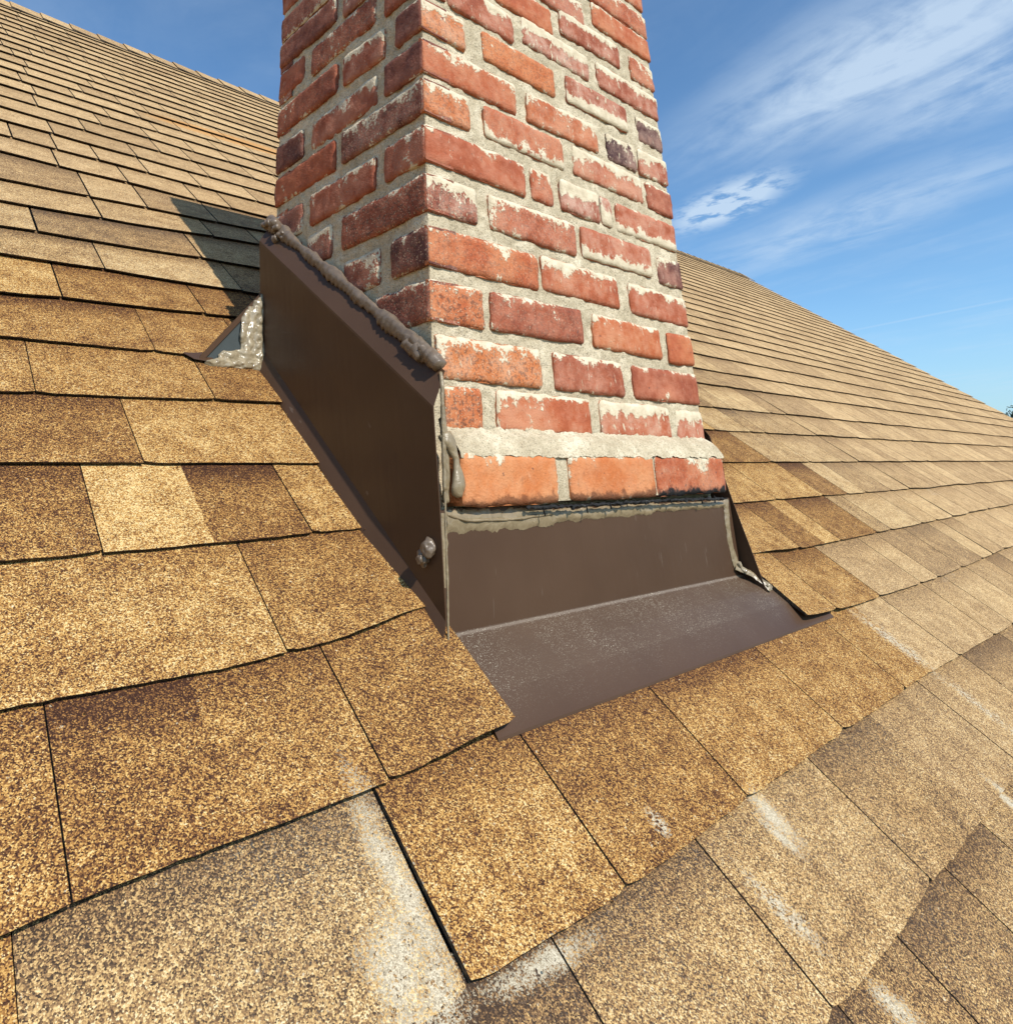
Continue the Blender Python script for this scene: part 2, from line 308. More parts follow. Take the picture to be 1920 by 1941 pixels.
HOLE=(.562,1.268,.345,.992)   # where the chimney and its flashing come through
def course(k):
    vb=V0+k*E
    rnd=random.Random(k*77+3)
    js=sorted(list(DATA['J'].get(str(k),DATA['J'].get(k,[])))+[q for kk,q in SOFTJ if kk==k and not (kk==2 and q<.4)])
    uL,uR=-3.4,urake(vb+.07)
    lo=min(js) if js else rnd.uniform(0,.2); hi=max(js) if js else lo
    if not js: js=[lo]
    # fill the big gaps between measured joints as well
    allj=sorted(js)
    full=[]
    for a,b_ in zip(allj,allj[1:]):
        full.append(a)
        if b_-a>.5 and k>=5:
            u=a
            while b_-u>.42:
                u+=rnd.choice([.13,.17,.2,.26,.3]); full.append(u)
    full.append(allj[-1]); js=full
    u=js[-1]
    while u<uR-.25:
        u+=rnd.choice([.10,.13,.15,.18,.22,.28,.16]); js.append(u)
    u=js[0]
    while u>uL+.3:
        u-=rnd.choice([.14,.2,.26,.32,.38,.24]); js.insert(0,u)
    js=[uL]+[j for j in js if uL+.05<j<uR-.05]+[uR]
    v0_,v1_=vb,vb+E
    for i,(a,b_) in enumerate(zip(js,js[1:])):
        parts=[(a,b_)]
        # hidden behind / cut around the chimney
        if v1_>HOLE[2]-.02 and v0_<HOLE[3]-.03 and k>=0:
            hl=.5665 if k>=1 else .581
            hr=1.272 if k>=1 else 1.292
            if k==0: hl,hr=.5815,1.288
            parts=[]
            if a<hl: parts.append((a,min(b_,hl)))
            if b_>hr: parts.append((max(a,hr),b_))
        for (p0,p1) in parts:
            if p1-p0<.012: continue
            mid=(p0+p1)/2
            if k in NEWLIM: wea=0.0 if mid<NEWLIM[k] else .72
            else: wea=.68 if k<0 else .75
            if 7<=k<=9: wea=.72
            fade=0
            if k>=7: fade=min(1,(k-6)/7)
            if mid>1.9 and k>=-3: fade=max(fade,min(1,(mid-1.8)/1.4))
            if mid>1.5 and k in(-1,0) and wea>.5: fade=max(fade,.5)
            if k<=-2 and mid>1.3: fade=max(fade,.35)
            low=0.0; tn=tonef(k,i); dk=rnd.choice([.25,.6,.9,1.0])
            if k==-1 and mid<.40 and p0>.0: wea=.80; low=.0055; tn=.52
            key=(k,round(p0,3))
            ov=None
            for (kk,lo_,hi_,tt,dd) in TAB:
                if kk==k and lo_<=mid<=hi_: ov=(tt,dd)
            if ov: tn,dk=ov
            gl=gr=((.0007 if p0<.4 else .0012) if (k<=5 and p0<1.2) else .0014 if (k<8 and p0<3) else .0022)
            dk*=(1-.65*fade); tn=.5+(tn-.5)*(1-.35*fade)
            pass
            if any(kk==k and abs(p0-uu_)<.004 for kk,uu_ in SOFTJ): gl=0
            if any(kk==k and abs(p1-uu_)<.004 for kk,uu_ in SOFTJ): gr=0
            seg(k,p0,p1,tn,wea,dk,gl,gr,low,fade,round_=(.0035 if gl and gr else .0))
for k in range(-24,KMAX+1): course(k)
roof=link('roof',bmr,[GRAN,EDGE],house,False,HI@ROOF)
# deck under the shingles: both slopes
def deck_mat():
    m,t,b=material('roof_underlay'); n=t.noise(t.coord('Object'),30,3)
    t.link(t.ramp(n,[(0,(.012,.011,.010)),(1,(.03,.026,.022))]),b.inputs['Base Color']); b.inputs['Roughness'].default_value=.9; return m
DECK=deck_mat()
def wood_mat():
    m,t,b=material('painted_wood'); n=t.noise(scaled(t,t.coord('Object'),1,1,1),12,4)
    t.link(t.ramp(n,[(0,(.50,.47,.41)),(1,(.62,.59,.52))]),b.inputs['Base Color']); b.inputs['Roughness'].default_value=.6; return m
WOOD=wood_mat()
bm=bmesh.new()
# front slope deck follows the slanted right edge
for (v_a,v_b) in ((-3.2,VR),):
    vs=[(-3.4,v_a,-.004),(urake(v_a)-.02,v_a,-.004),(urake(v_b)-.02,v_b,-.004),(-3.4,v_b,-.004)]
    t1=[bm.verts.new(q) for q in vs]; t2=[bm.verts.new((q[0],q[1],-.09)) for q in vs]
    quad(bm,t1); quad(bm,t2[::-1])
    for i in range(4): quad(bm,[t1[i],t2[i],t2[(i+1)%4],t1[(i+1)%4]])
link('roof_deck',bm,DECK,roof,False)
RY=VR*CT+H*ST; RZ=VR*ST-H*CT
bm=bmesh.new()
a=Vector((-3.4,RY,RZ-.004)); b2=Vector((urake(VR)-.02,RY,RZ-.004)); dn=Vector((0,CT,-ST))*7.4
vs=[a,b2,b2+dn+Vector((-.6,0,0)),a+dn]
t1=[bm.verts.new(q) for q in vs]; t2=[bm.verts.new(q-Vector((0,0,.1))) for q in vs]
quad(bm,t1[::-1]); quad(bm,t2)
for i in range(4): quad(bm,[t1[i],t1[(i+1)%4],t2[(i+1)%4],t2[i]])
link('back_slope',bm,GRAN,roof,False,(HI@ROOF).inverted()@HI)
# ridge caps, lapped pieces bent over the ridge
bmc=bmesh.new(); uv2=bmc.loops.layers.uv.new('UVMap'); c2_=bmc.loops.layers.float_color.new('tone'); f2_=bmc.loops.layers.float_color.new('fade')
u=-3.35; i=0
while u<urake(VR)-.1:
    L=.145; r_=random.Random(i); tn=r_.choice([.4,.5,.55,.62]); up=.013+r_.uniform(0,.002)
    prof=[(-.13,-.110),(-.06,-.0475),(-.018,-.0085),(.018,-.0085),(.06,-.0475),(.13,-.110)]
    rows=[]
    for (uu,ex) in ((u,up),(u+L+.02,.004)):
        rows.append([bmc.verts.new((uu,RY+y_,RZ+z_+ex+.010)) for (y_,z_) in prof])
    und_=[bmc.verts.new((u,RY+y_,RZ+z_+up+.003)) for (y_,z_) in prof]
    for j in range(5):
        f=quad(bmc,(rows[0][j],rows[1][j],rows[1][j+1],rows[0][j+1]),0)
        for l in f.loops: l[uv2].uv=(l.vert.co.x,.3); l[c2_]=(tn,.9,.2,1); l[f2_]=(.9,.9,.9,1)
        quad(bmc,(und_[j],rows[0][j],rows[0][j+1],und_[j+1]),1)
    # left edges facing down slope
    e=[bmc.verts.new((v_.co.x,v_.co.y,v_.co.z-.006)) for v_ in (rows[0][0],rows[1][0])]
    quad(bmc,(rows[0][0],e[0],e[1],rows[1][0]),1)
    u+=L; i+=1
cap=link('ridge_cap',bmc,[GRAN,EDGE],roof,False,(HI@ROOF).inverted()@HI)
# walls under the roof
def siding_mat():
    m,t,b=material('wall_siding'); o=t.coord('Object'); _,_,z_=t.xyz(o)
    fr=t.math('FRACT',t.math('MULTIPLY',z_,6.5)); n=t.noise(o,8,4)
    c=t.ramp(n,[(0,(.50,.46,.38)),(1,(.60,.56,.47))]); t.link(c,b.inputs['Base Color']); b.inputs['Roughness'].default_value=.75
    t.link(t.bump(fr,.6,.02),b.inputs['Normal']); return m
SID=siding_mat()
ey=-2.9*CT+H*ST; ez=-2.9*ST-H*CT-.12
by=RY+(RY-ey)
bm=bmesh.new()
x0,x1=-3.1,7.6
def gable(bm,x):
    return [bm.verts.new((x,ey,-6)),bm.verts.new((x,by,-6)),bm.verts.new((x,by,ez)),bm.verts.new((x,RY,RZ-.18)),bm.verts.new((x,ey,ez))]
A=gable(bm,x0); B=gable(bm,x1)
quad(bm,A[::-1]); quad(bm,B)
quad(bm,(A[0],B[0],B[4],A[4])); quad(bm,(A[1],A[2],B[2],B[1]))
link('wall',bm,SID,house,False,HI)

# ---------------------------------------------------------------- brick chimney
XC,XR,YF,YB=.5733,1.2347,.6626,1.0955; ZT=1.325
chim=empty('brick_chimney',(.9,.88,rz(.88))); CI=Matrix.Translation((-.9,-.88,-rz(.88)))
tag(chim,'red brick chimney with smeared cream mortar rising out of the shingle roof','chimney')
def brick_material():
    m,t,b=material('old_brick'); o=t.coord('Object')
    a=t.attr('bcol'); sc=t.new('ShaderNodeSeparateColor'); t.link(a,sc.inputs[0]); hue,smear,dkk=sc.outputs[0],sc.outputs[1],sc.outputs[2]
    uv=t.new('ShaderNodeUVMap',uv_map='UVMap').outputs[0]; U_,V_,_=t.xyz(uv)
    rnd=t.attr('bcol2'); s2=t.new('ShaderNodeSeparateColor'); t.link(rnd,s2.inputs[0]); edge,seedv,sand=s2.outputs[0],s2.outputs[1],s2.outputs[2]
    off=t.comb(t.math('MULTIPLY',seedv,9.0),t.math('MULTIPLY',seedv,5.0),0.0); oo=t.vmath('ADD',o,off)
    n1=t.noise(oo,14,4,.6); n2=t.noise(oo,55,5,.65); n3=t.noise(oo,210,3,.6); n4=t.noise(scaled(t,oo,60,60,9),1.0,4,.6)
    x=t.math('ADD',hue,t.math('MULTIPLY',t.math('SUBTRACT',n1,.5),.75))
    x=t.math('ADD',x,t.math('MULTIPLY',t.math('SUBTRACT',n2,.5),.28))
    base=t.ramp(x,[(0,(.050,.026,.028)),(.16,(.115,.040,.032)),(.34,(.26,.066,.033)),(.55,(.40,.098,.036)),(.75,(.50,.150,.045)),(1,(.60,.235,.080))])
    # sand-struck dark pits
    pit=t.math('MULTIPLY',t.smooth(n3,.50,.60),sand)
    base=t.mix(t.math('MULTIPLY',pit,.75),base,t.mix(n1,(.045,.028,.022),(.14,.06,.035)))
    d,col=t.vor(oo,330); gl=t.math('MULTIPLY',t.math('MULTIPLY',t.smooth(d,.42,.28),t.math('GREATER_THAN',t.noise(oo,330,1),.53)),t.math('MULTIPLY',sand,.65))
    base=t.mix(gl,base,(.60,.40,.25))
    sp=t.smooth(t.noise(oo,120,2,.5),.70,.75); base=t.mix(t.math('MULTIPLY',sp,.7),base,(.05,.03,.03))
    # thin pinkish bloom left by washed mortar
    bloom=t.math('MULTIPLY',t.smooth(t.math('ADD',t.math('MULTIPLY',n1,.6),t.math('MULTIPLY',n2,.5)),.42,.66),t.math('ADD',t.math('MULTIPLY',smear,.85),.16))
    base=t.mix(t.math('MULTIPLY',bloom,.44),base,(.62,.47,.37))
    # mortar smeared over the arrises, heavier along the top, running down in drips
    vflip=t.math('GREATER_THAN',seedv,.88); vv=t.math('ADD',V_,t.math('MULTIPLY',vflip,t.math('SUBTRACT',1.0,t.math('MULTIPLY',V_,2.0))))
    top=t.smooth(vv,.35,1.0)
    m0=t.math('ADD',t.math('MULTIPLY',top,t.math('ADD',t.math('MULTIPLY',smear,.80),.02)),t.math('MULTIPLY',edge,.20))
    m0=t.math('ADD',m0,t.math('MULTIPLY',t.math('SUBTRACT',n1,.5),1.25))
    m0=t.math('ADD',m0,t.math('MULTIPLY',t.math('SUBTRACT',n2,.5),.85))
    m0=t.math('ADD',m0,t.math('MULTIPLY',t.math('SUBTRACT',n4,.5),t.math('ADD',t.math('MULTIPLY',smear,.7),.25)))
    m0=t.math('ADD',m0,t.math('MULTIPLY',t.math('SUBTRACT',n3,.5),t.math('ADD',t.math('MULTIPLY',sand,.7),.38)))
    mk=t.smooth(m0,.29,.38)
    fleck=t.smooth(t.math('ADD',t.math('MULTIPLY',t.noise(scaled(t,oo,1,1,.35),170,2,.5),1.0),t.math('MULTIPLY',smear,.06)),.70,.74)
    mk=t.math('MAXIMUM',mk,t.math('MULTIPLY',fleck,t.math('MULTIPLY',smear,.9)))
    mc=t.ramp(n2,[(.25,(.48,.39,.26)),(.5,(.62,.52,.36)),(.75,(.76,.66,.49))])
    c=t.mix(mk,base,mc)
    # soot and tar along the foot of the lowest course
    tar=t.math('MULTIPLY',t.smooth(t.math('ADD',V_,t.math('MULTIPLY',t.math('SUBTRACT',n2,.5),.7)),.22,.08),dkk)
    tar2=t.math('MULTIPLY',t.smooth(t.math('ADD',n4,t.math('MULTIPLY',n2,.4)),.80,.90),t.math('MULTIPLY',dkk,.8))
    c=t.mix(t.math('MAXIMUM',tar,tar2),c,(.018,.017,.018))
    t.link(c,b.inputs['Base Color']); b.inputs['Roughness'].default_value=.85; b.inputs['Specular IOR Level'].default_value=.3
    h=t.math('ADD',t.math('MULTIPLY',n2,.6),t.math('ADD',t.math('MULTIPLY',n3,.35),t.math('MULTIPLY',mk,.35)))
    bn=t.bump(h,.55,.0045); hs=t.bump(d,.35,.0012,bn); t.link(hs,b.inputs['Normal'])
    return m
def mortar_material():
    m,t,b=material('lime_mortar'); o=t.coord('Object')
    n1=t.noise(o,18,4,.6); n2=t.noise(o,90,5,.7); n3=t.noise(o,420,3,.6)
    x=t.math('ADD',t.math('MULTIPLY',n1,.55),t.math('MULTIPLY',n2,.45))
    c=t.ramp(x,[(.25,(.34,.272,.175)),(.40,(.46,.378,.25)),(.50,(.56,.47,.32)),(.60,(.70,.60,.43)),(.75,(.80,.70,.52))])
    c=t.mix(t.math('MULTIPLY',t.smooth(n3,.52,.66),.65),c,(.15,.12,.08))
    t.link(c,b.inputs['Base Color']); b.inputs['Roughness'].default_value=.95; b.inputs['Specular IOR Level'].default_value=.2
    h=t.math('ADD',t.math('MULTIPLY',n2,.7),t.math('MULTIPLY',n3,.5)); t.link(t.bump(h,.9,.004),b.inputs['Normal'])
    return m
BRICK=brick_material(); MORT=mortar_material()
bmb=bmesh.new(); buv=bmb.loops.layers.uv.new('UVMap'); bc=bmb.loops.layers.float_color.new('bcol'); bc2=bmb.loops.layers.float_color.new('bcol2')
BH=.0570
def brick(face,a,b_,z0,hue,smear,sand,dk=0.0,h=None,proud=0.0,depth=.05,fine=True,corner=False):
    """face 'F' (front, a..b along x) or 'L' (left side, a..b along y) or 'R'; others plain"""
    h=h or BH; n=max(2,int(abs(b_-a)/.006)) if fine else 4; m_=9 if fine else 3
    sd_=random.random(); seed=Vector((a*31.7,z0*17.3,sd_*50))
    tilt=random.uniform(-.0012,.0012); out=random.uniform(.0005,.0030)+proud
    W=abs(b_-a)
    if corner: out=.0021 if face=='F' else .0026; tilt=0
    def pos(s,r,o_):
        q=a+(b_-a)*s; z=z0+h*r+tilt*(s-.5)*2
        if face=='F': return Vector((q,YF-o_,z))
        if face=='L': return Vector((XC-o_,q,z))
        if face=='R': return Vector((XR+o_,q,z))
        return Vector((q,YB+o_,z))
    grid=[]
    for j in range(m_+1):
        row=[]
        for i_ in range(n+1):
            s=i_/n; r_=j/m_
            # distance to the arris in metres
            de=min(s*W if not corner else 1,(1-s)*W,r_*h,(1-r_)*h)
            o_=out-.0026*max(0,1-de/.004)**1.6
            p0=pos(s,r_,0); kf=min(1,s*W/.02) if corner else 1
            o_+=kf*(.0015*noise.noise(p0*38+seed)+.0010*noise.noise(p0*120+seed))
            # ragged outline
            js=.0022*noise.noise(Vector((r_*2.1,sd_*99,s>.5)))/W if (i_==n or (i_==0 and not corner)) else 0
            jr=.0024*noise.noise(Vector((s*W*45,sd_*77,r_>.5)))/h if j in(0,m_) else 0
            cr=0
            if i_ in(0,n) and j in(0,m_):
                js+=((0 if corner else .0022) if i_==0 else -.0022)/W; jr+=(.0018 if j==0 else -.0018)/h
            row.append((bmb.verts.new(pos(s+js,r_+jr,o_)),s,r_,max(0,1-de/.008)))
        grid.append(row)
    back=[bmb.verts.new(pos(s,r_,-depth)) for (s,r_) in ((0,0),(1,0),(1,1),(0,1))]
    def col(f,info):
        for l in f.loops:
            s,r_,e=info[l.vert]
            l[buv].uv=(s*W*10,r_); l[bc]=(hue,smear,dk,1); l[bc2]=(e,sd_,sand,1)
    flip= face in('L','B')
    for j in range(m_):
        for i_ in range(n):
            q=[grid[j][i_],grid[j][i_+1],grid[j+1][i_+1],grid[j+1][i_]]
            if (face in('L','B'))!=(b_<a): q=q[::-1]
            f=quad(bmb,[x[0] for x in q]); 
            if f: col(f,{x[0]:(x[1],x[2],x[3]) for x in q}); f.smooth=True
    # returns: bottom, top, ends
    def strip(line,bA,bB,r_const=None):
        for p,q in zip(line,line[1:]):
            pass
    def side(line,b0,b1,inv):
        vs=[x[0] for x in line]+[b1,b0]
        if inv: vs=vs[::-1]
        f=quad(bmb,vs)
        if f:
            for l in f.loops:
                l[buv].uv=(.5,.5); l[bc]=(hue,smear*.6,dk,1); l[bc2]=(.4,sd_,sand,1)
    inv=((face in('L','B'))!=(b_<a))
    side(grid[0],back[0],back[1],not inv); side(grid[m_],back[3],back[2],inv)
    side([g_[0] for g_ in grid],back[0],back[3],inv); side([g_[n] for g_ in grid],back[1],back[2],not inv)
Fr={int(k):v for k,v in DATA['F'].items()}; Lf={int(k):v for k,v in DATA['L'].items()}
ZB={1:.660,2:.5872,3:.5200,4:.4440,5:.3690,6:.2915,7:.2150,8:.1415,9:.0755,10:-.0150,0:.7330,-1:.8030,-2:.8740}
for r_ in range(-3,-14,-1): ZB[r_]=.874+(-2-r_)*.0715
FH={(10,0):(.88,0.10,.1),(10,1):(.84,0.13,.1),(10,2):(.62,0.30,.3),(9,0):(.75,0.20,.9),(9,1):(.62,0.41,.0),(9,2):(.60,0.91,.1),(9,3):(.55,0.78,.1),
(8,0):(.85,0.48,.8),(8,1):(.50,0.47,.2),(8,2):(.48,0.23,.0),(7,0):(.72,0.22,.9),(7,1):(.45,0.20,.5),(7,2):(.68,0.36,.0),(7,3):(.62,0.03,.1),
(6,0):(.66,0.17,.5),(6,1):(.62,0.54,.2),(6,2):(.55,0.54,.0),(5,0):(.40,0.88,.9),(5,1):(.55,0.48,.5),(5,2):(.55,0.67,.1),(5,3):(.25,0.42,.2),
(4,0):(.55,0.31,.0),(4,1):(.60,0.50,.3),(4,2):(.45,1.26,.0),(4,3):(.5,1.60,.0),(4,4):(.55,0.62,.0),
(3,0):(.78,0.50,.6),(3,1):(.60,0.38,.3),(3,2):(.58,0.70,.1),(3,3):(.45,0.26,.1),(2,0):(.62,0.29,.2),(2,1):(.66,0.42,.3),(2,2):(.15,0.69,.3),(2,3):(.5,0.76,.2),
(1,0):(.80,0.62,.6),(1,1):(.75,0.11,.5),(1,2):(.48,0.93,.2),(1,3):(.15,0.53,.2),(0,1):(.52,0.67,.2),(0,2):(.5,1.25,.4),(0,3):(.48,0.70,.1),(-1,2):(.50,0.86,.2)}
LH={(4,0):(.42,0.29,.3),(5,0):(.40,0.17,1.0),(6,0):(.25,0.20,1.0),(7,0):(.35,0.21,1.0),(3,0):(.30,0.44,.9),(4,1):(.45,0.30,.1),(3,1):(.48,0.00,.2),(2,0):(.28,0.16,.1),(1,0):(.30,0.30,.1),(2,1):(.46,0.42,.1),(1,1):(.46,0.59,.0),(1,2):(.42,0.08,.4)}  # left-face hues set darker, the shade of that side put into the colour

XS=lambda lo,hi,st:None
for r_ in range(10,-14,-1):
    z0=ZB[r_]
    if z0+BH>ZT: continue
    rr=random.Random(r_*9+1)
    # front
    if r_ in Fr:
        for i_,(a,b_,zz_) in enumerate(Fr[r_]):
            hue,sm,sa=FH.get((r_,i_),(rr.uniform(.4,.75),rr.uniform(.2,.6),rr.uniform(0,.6)))
            if i_==0 and r_<8: a=XC-.001
            if i_==len(Fr[r_])-1 and r_<10: b_=XR+.0005
            if r_==10: brick('F',a,b_,z0-.001,hue,sm,sa,(.55,.6,1.0)[i_],.062,.030,.06)
            else: brick('F',a-(.0012 if i_==0 else 0),b_,z0 if i_==0 else lerp(z0,zz_,.7),hue,sm,sa,corner=(i_==0),depth=.006 if i_==0 else .05)
    else:
        a=XC; w_=.215 if r_%2 else .1
        while a<XR-.02:
            b_=min(a+w_,XR); 
            if XR-b_<.04: b_=XR
            brick('F',a,b_-(.018 if b_<XR else 0),z0,rr.uniform(.25,.7),rr.uniform(.3,.9),rr.uniform(0,.7)); a=b_; w_=.226
    # left
    if r_ in Lf: L=[(min(a,b_),max(a,b_),zz_) for (a,b_,zz_) in Lf[r_]]
    else: L=[]
    L=sorted(L)
    if r_<8:
        L=[list(x) for x in L]
        lim=L[0][0] if L else YF
        if not L or L[0][0]>YF+.05:
            # fill towards the corner
            e_=(L[0][0]-.02) if L else None
            if e_ is None:
                a=YF; w_=.1 if r_%2 else .215
                while a<YB-.02:
                    b_=min(a+w_,YB)
                    if YB-b_<.04: b_=YB
                    L.append([a,b_-(.018 if b_<YB else 0),z0]); a=b_; w_=.226
            else:
                a=e_
                while a>YF+.02:
                    c_=max(YF,a-.21)
                    if c_-YF<.04: c_=YF
                    L.insert(0,[c_,a,z0]); a=c_-.02
        else: L[0][0]=YF
        if L[-1][1]<YB-.05:
            a=L[-1][1]+.02
            while a<YB-.02:
                b_=min(a+.21,YB)
                if YB-b_<.03: b_=YB
                L.append([a,b_,z0]); a=b_+.02
        else: L[-1][1]=YB
        for i_,(a,b_,zz_) in enumerate(L):
            hue,sm,sa=LH.get((r_,i_),(rr.uniform(.25,.5),rr.uniform(.15,.5),rr.uniform(.1,.8)))
            if i_==0: a=YF-.0012
            brick('L',a,b_,z0 if i_==0 else lerp(z0,zz_,.7),hue,sm,sa,corner=(i_==0))
    # right and back faces, simple bond
    for face,lo,hi in (('R',YF,YB),('B',XC,XR)):
        if face=='R': lo=YF-.027 if r_==10 else YF+.004
        a=lo; w_=.1 if (r_%2==0) else .215
        while a<hi-.02:
            b_=min(a+w_,hi)
            if hi-b_<.04: b_=hi
            brick(face,a,b_-(.016 if b_<hi else 0),z0,rr.uniform(.3,.7),rr.uniform(.2,.6),rr.uniform(0,.6),fine=False,proud=(-.0005 if r_!=10 else .002) if face=='R' else .0005); a=b_; w_=.226
bmesh.ops.recalc_face_normals(bmb,faces=bmb.faces[:])
link('brickwork',bmb,BRICK,chim,False,CI)
# mortar body: four faces as fine grids, recessed a little, washed up against the bricks
bm=bmesh.new()
def mface(p0,du,dv_,nrm,nu,nv,amp=1.0):
    g_=[]
    for j in range(nv+1):
        row=[]
        for i_ in range(nu+1):
            q=p0+du*(i_/nu)+dv_*(j/nv)
            n_=.0026*noise.noise(q*22)+.0022*noise.noise(q*70)+.0008*noise.noise(q*190)
            if i_ in(0,nu): n_=n_*.3-.0005
            row.append(bm.verts.new(q+nrm*(n_*amp)))
        g_.append(row)
    for j in range(nv):
        for i_ in range(nu):
            f=quad(bm,(g_[j][i_],g_[j][i_+1],g_[j+1][i_+1],g_[j+1][i_])); f.smooth=True
rec=.0030
z_lo=-.02; hh=1.0
mface(Vector((XC+rec,YF+rec,z_lo)),Vector((XR-XC-2*rec,0,0)),Vector((0,0,hh)),Vector((0,-1,0)),200,300)
mface(Vector((XC+rec,YB-rec,z_lo)),Vector((0,-(YB-YF)+2*rec,0)),Vector((0,0,hh)),Vector((-1,0,0)),140,300)
mface(Vector((XC+rec,YF+rec,z_lo+hh)),Vector((XR-XC-2*rec,0,0)),Vector((0,0,ZT-z_lo-hh)),Vector((0,-1,0)),30,30)
mface(Vector((XC+rec,YB-rec,z_lo+hh)),Vector((0,-(YB-YF)+2*rec,0)),Vector((0,0,ZT-z_lo-hh)),Vector((-1,0,0)),30,30)
box(bm,XC+.012,XR-.012,YF+.012,YB-.012,-.30,ZT)
box(bm,XR-.013,XR-rec,YF+rec+.001,YB-rec-.001,-.19,ZT-.001)
box(bm,XC+rec+.001,XR-.014,YB-.013,YB-rec,.18,ZT-.002)
# sloping mortar wash over the projecting bottom course
def wash(x0,x1):
    nx=160; nj=12; g_=[]
    for j in range(nj+1):
        row=[]
        s=j/nj
        for i_ in range(nx+1):
            x=lerp(x0,x1,i_/nx)
            y=lerp(YF-.001,YF-.0315,s**.9); z=lerp(.078,.0455,s)+.004*math.sin(s*3.14)
            q=Vector((x,y,z)); z+=.0016*noise.noise(q*40)+.001*noise.noise(q*120)
            if j==nj: z-=.002+.005*noise.noise(Vector((x*38,3,0)))+.003*noise.noise(Vector((x*150,5,0))); y+=.0006
            if j==0: z+=.003+.006*noise.noise(Vector((x*40,8,0)))+.003*noise.noise(Vector((x*140,9,0)))
            row.append(bm.verts.new((x,y,z)))
        g_.append(row)
    for j in range(nj):
        for i_ in range(nx):
            f=quad(bm,(g_[j+1][i_],g_[j+1][i_+1],g_[j][i_+1],g_[j][i_])); f.smooth=True
wash(.588,1.2345)
box(bm,.592,1.2285,YF-.027,YF+.004,-.014,.044)   # mortar between the bottom bricks
link('mortar',bm,MORT,chim,False,CI)
def tar_mat():
    m,t,b=material('roof_tar'); n=t.noise(t.coord('Object'),120,4,.6)
    t.link(t.ramp(n,[(.3,(.008,.008,.009)),(.6,(.03,.029,.028)),(.8,(.14,.13,.12))]),b.inputs['Base Color']); b.inputs['Roughness'].default_value=.8; b.inputs['Specular IOR Level'].default_value=.15
    t.link(t.bump(n,.8,.004),b.inputs['Normal']); return m
TAR=tar_mat()
def ridgeline(bm,pts,rad,seg_=10,amp=.3,freq=60,squash=(1,1),seed=0,up=Vector((0,0,1)),skew=0.0,ripple=None):
    """lumpy bead along a polyline"""
    P_=[Vector(p) for p in pts]; tot=sum((b_-a).length for a,b_ in zip(P_,P_[1:]))
    n=max(12,int(tot/.0022)); rings=[]
    def at(s):
        d=s*tot
        for a,b_ in zip(P_,P_[1:]):
            L=(b_-a).length
            if d<=L or b_ is P_[-1]: return a+(b_-a)*min(1,d/L),(b_-a).normalized()
            d-=L
    for i_ in range(n+1):
        s=i_/n; c_,tg=at(s); side=tg.cross(up).normalized(); u2=side.cross(tg).normalized()
        rr=rad(s) if callable(rad) else rad
        if i_ in(0,n): rr*=.25
        ring=[]
        for j in range(seg_):
            an=2*math.pi*j/seg_
            q=c_+side*math.cos(an)*rr+u2*math.sin(an)*rr
            k_=1+amp*noise.noise(Vector((s*tot*freq+skew*math.cos(an),math.cos(an)*.8+seed,math.sin(an)*.8)))+amp*.5*noise.noise(q*160+Vector((seed,0,0)))
            if ripple: k_+=ripple(s,side*math.cos(an)+u2*math.sin(an))
            ring.append(bm.verts.new(c_+side*math.cos(an)*rr*squash[0]*k_+u2*math.sin(an)*rr*squash[1]*k_))
        rings.append(ring)
    for a,b_ in zip(rings,rings[1:]):
        for j in range(seg_):
            f=quad(bm,(a[j],a[(j+1)%seg_],b_[(j+1)%seg_],b_[j])); f.smooth=True
    quad(bm,rings[0][::-1]); quad(bm,rings[-1])
bm=bmesh.new()
ridgeline(bm,[(.700,YF-.0285,-.020),(.82,YF-.0295,-.0220),(1.0,YF-.0295,-.0225),(1.228,YF-.0285,-.0265)],.0020,8,1.4,150,(1,1.0),3)
for i_ in range(11):
    x=.74+i_*.044+random.uniform(-.01,.01); r0=random.uniform(.0008,.0022)
    ridgeline(bm,[(x,YF-.0305,-.020),(x+random.uniform(-.003,.003),YF-.0315,-.024-random.uniform(.002,.009))],r0,6,.5,80,(1.2,.6),i_)
link('tar_seam',bm,TAR,chim,True,CI)

# ---------------------------------------------------------------- sheet metal flashing
def metal_mat():
    m,t,b=material('brown_coated_steel'); o=t.coord('Object')
    n=t.noise(o,7,3,.5); n2=t.noise(o,300,2,.5); n3=t.noise(o,18,4,.6)
    c=t.ramp(n,[(.3,(.070,.038,.022)),(.7,(.086,.048,.028))])
    du=t.attr('dust_highlight','Fac')
    spk=t.math('MULTIPLY',t.smooth(t.noise(o,760,1,.4),.61,.68),t.math('MINIMUM',t.math('MULTIPLY',du,t.smooth(t.noise(o,11,5,.7),.30,.72)),1.0))
    c=t.mix(t.math('MULTIPLY',spk,.75),c,(.50,.44,.33))
    c=t.mix(t.math('MULTIPLY',du,.05),c,(.42,.36,.27))
    c=t.mix(t.math('MULTIPLY',t.smooth(du,1.6,2.0),.26),c,(.34,.27,.21))  # highlight along the apron bend, painted in as a lighter line
    scr=t.smooth(t.noise(scaled(t,o,40,3,3),5.0,2,.5),.72,.74); c=t.mix(t.math('MULTIPLY',scr,.25),c,(.25,.2,.16))
    t.link(c,b.inputs['Base Color']); t.link(t.math('ADD',.32,t.math('MULTIPLY',n3,.16)),b.inputs['Roughness'])
    b.inputs['Specular IOR Level'].default_value=.20
    t.link(t.bump(t.math('ADD',n3,t.math('MULTIPLY',n2,.05)),.12,.004),b.inputs['Normal']); return m
METAL=metal_mat()
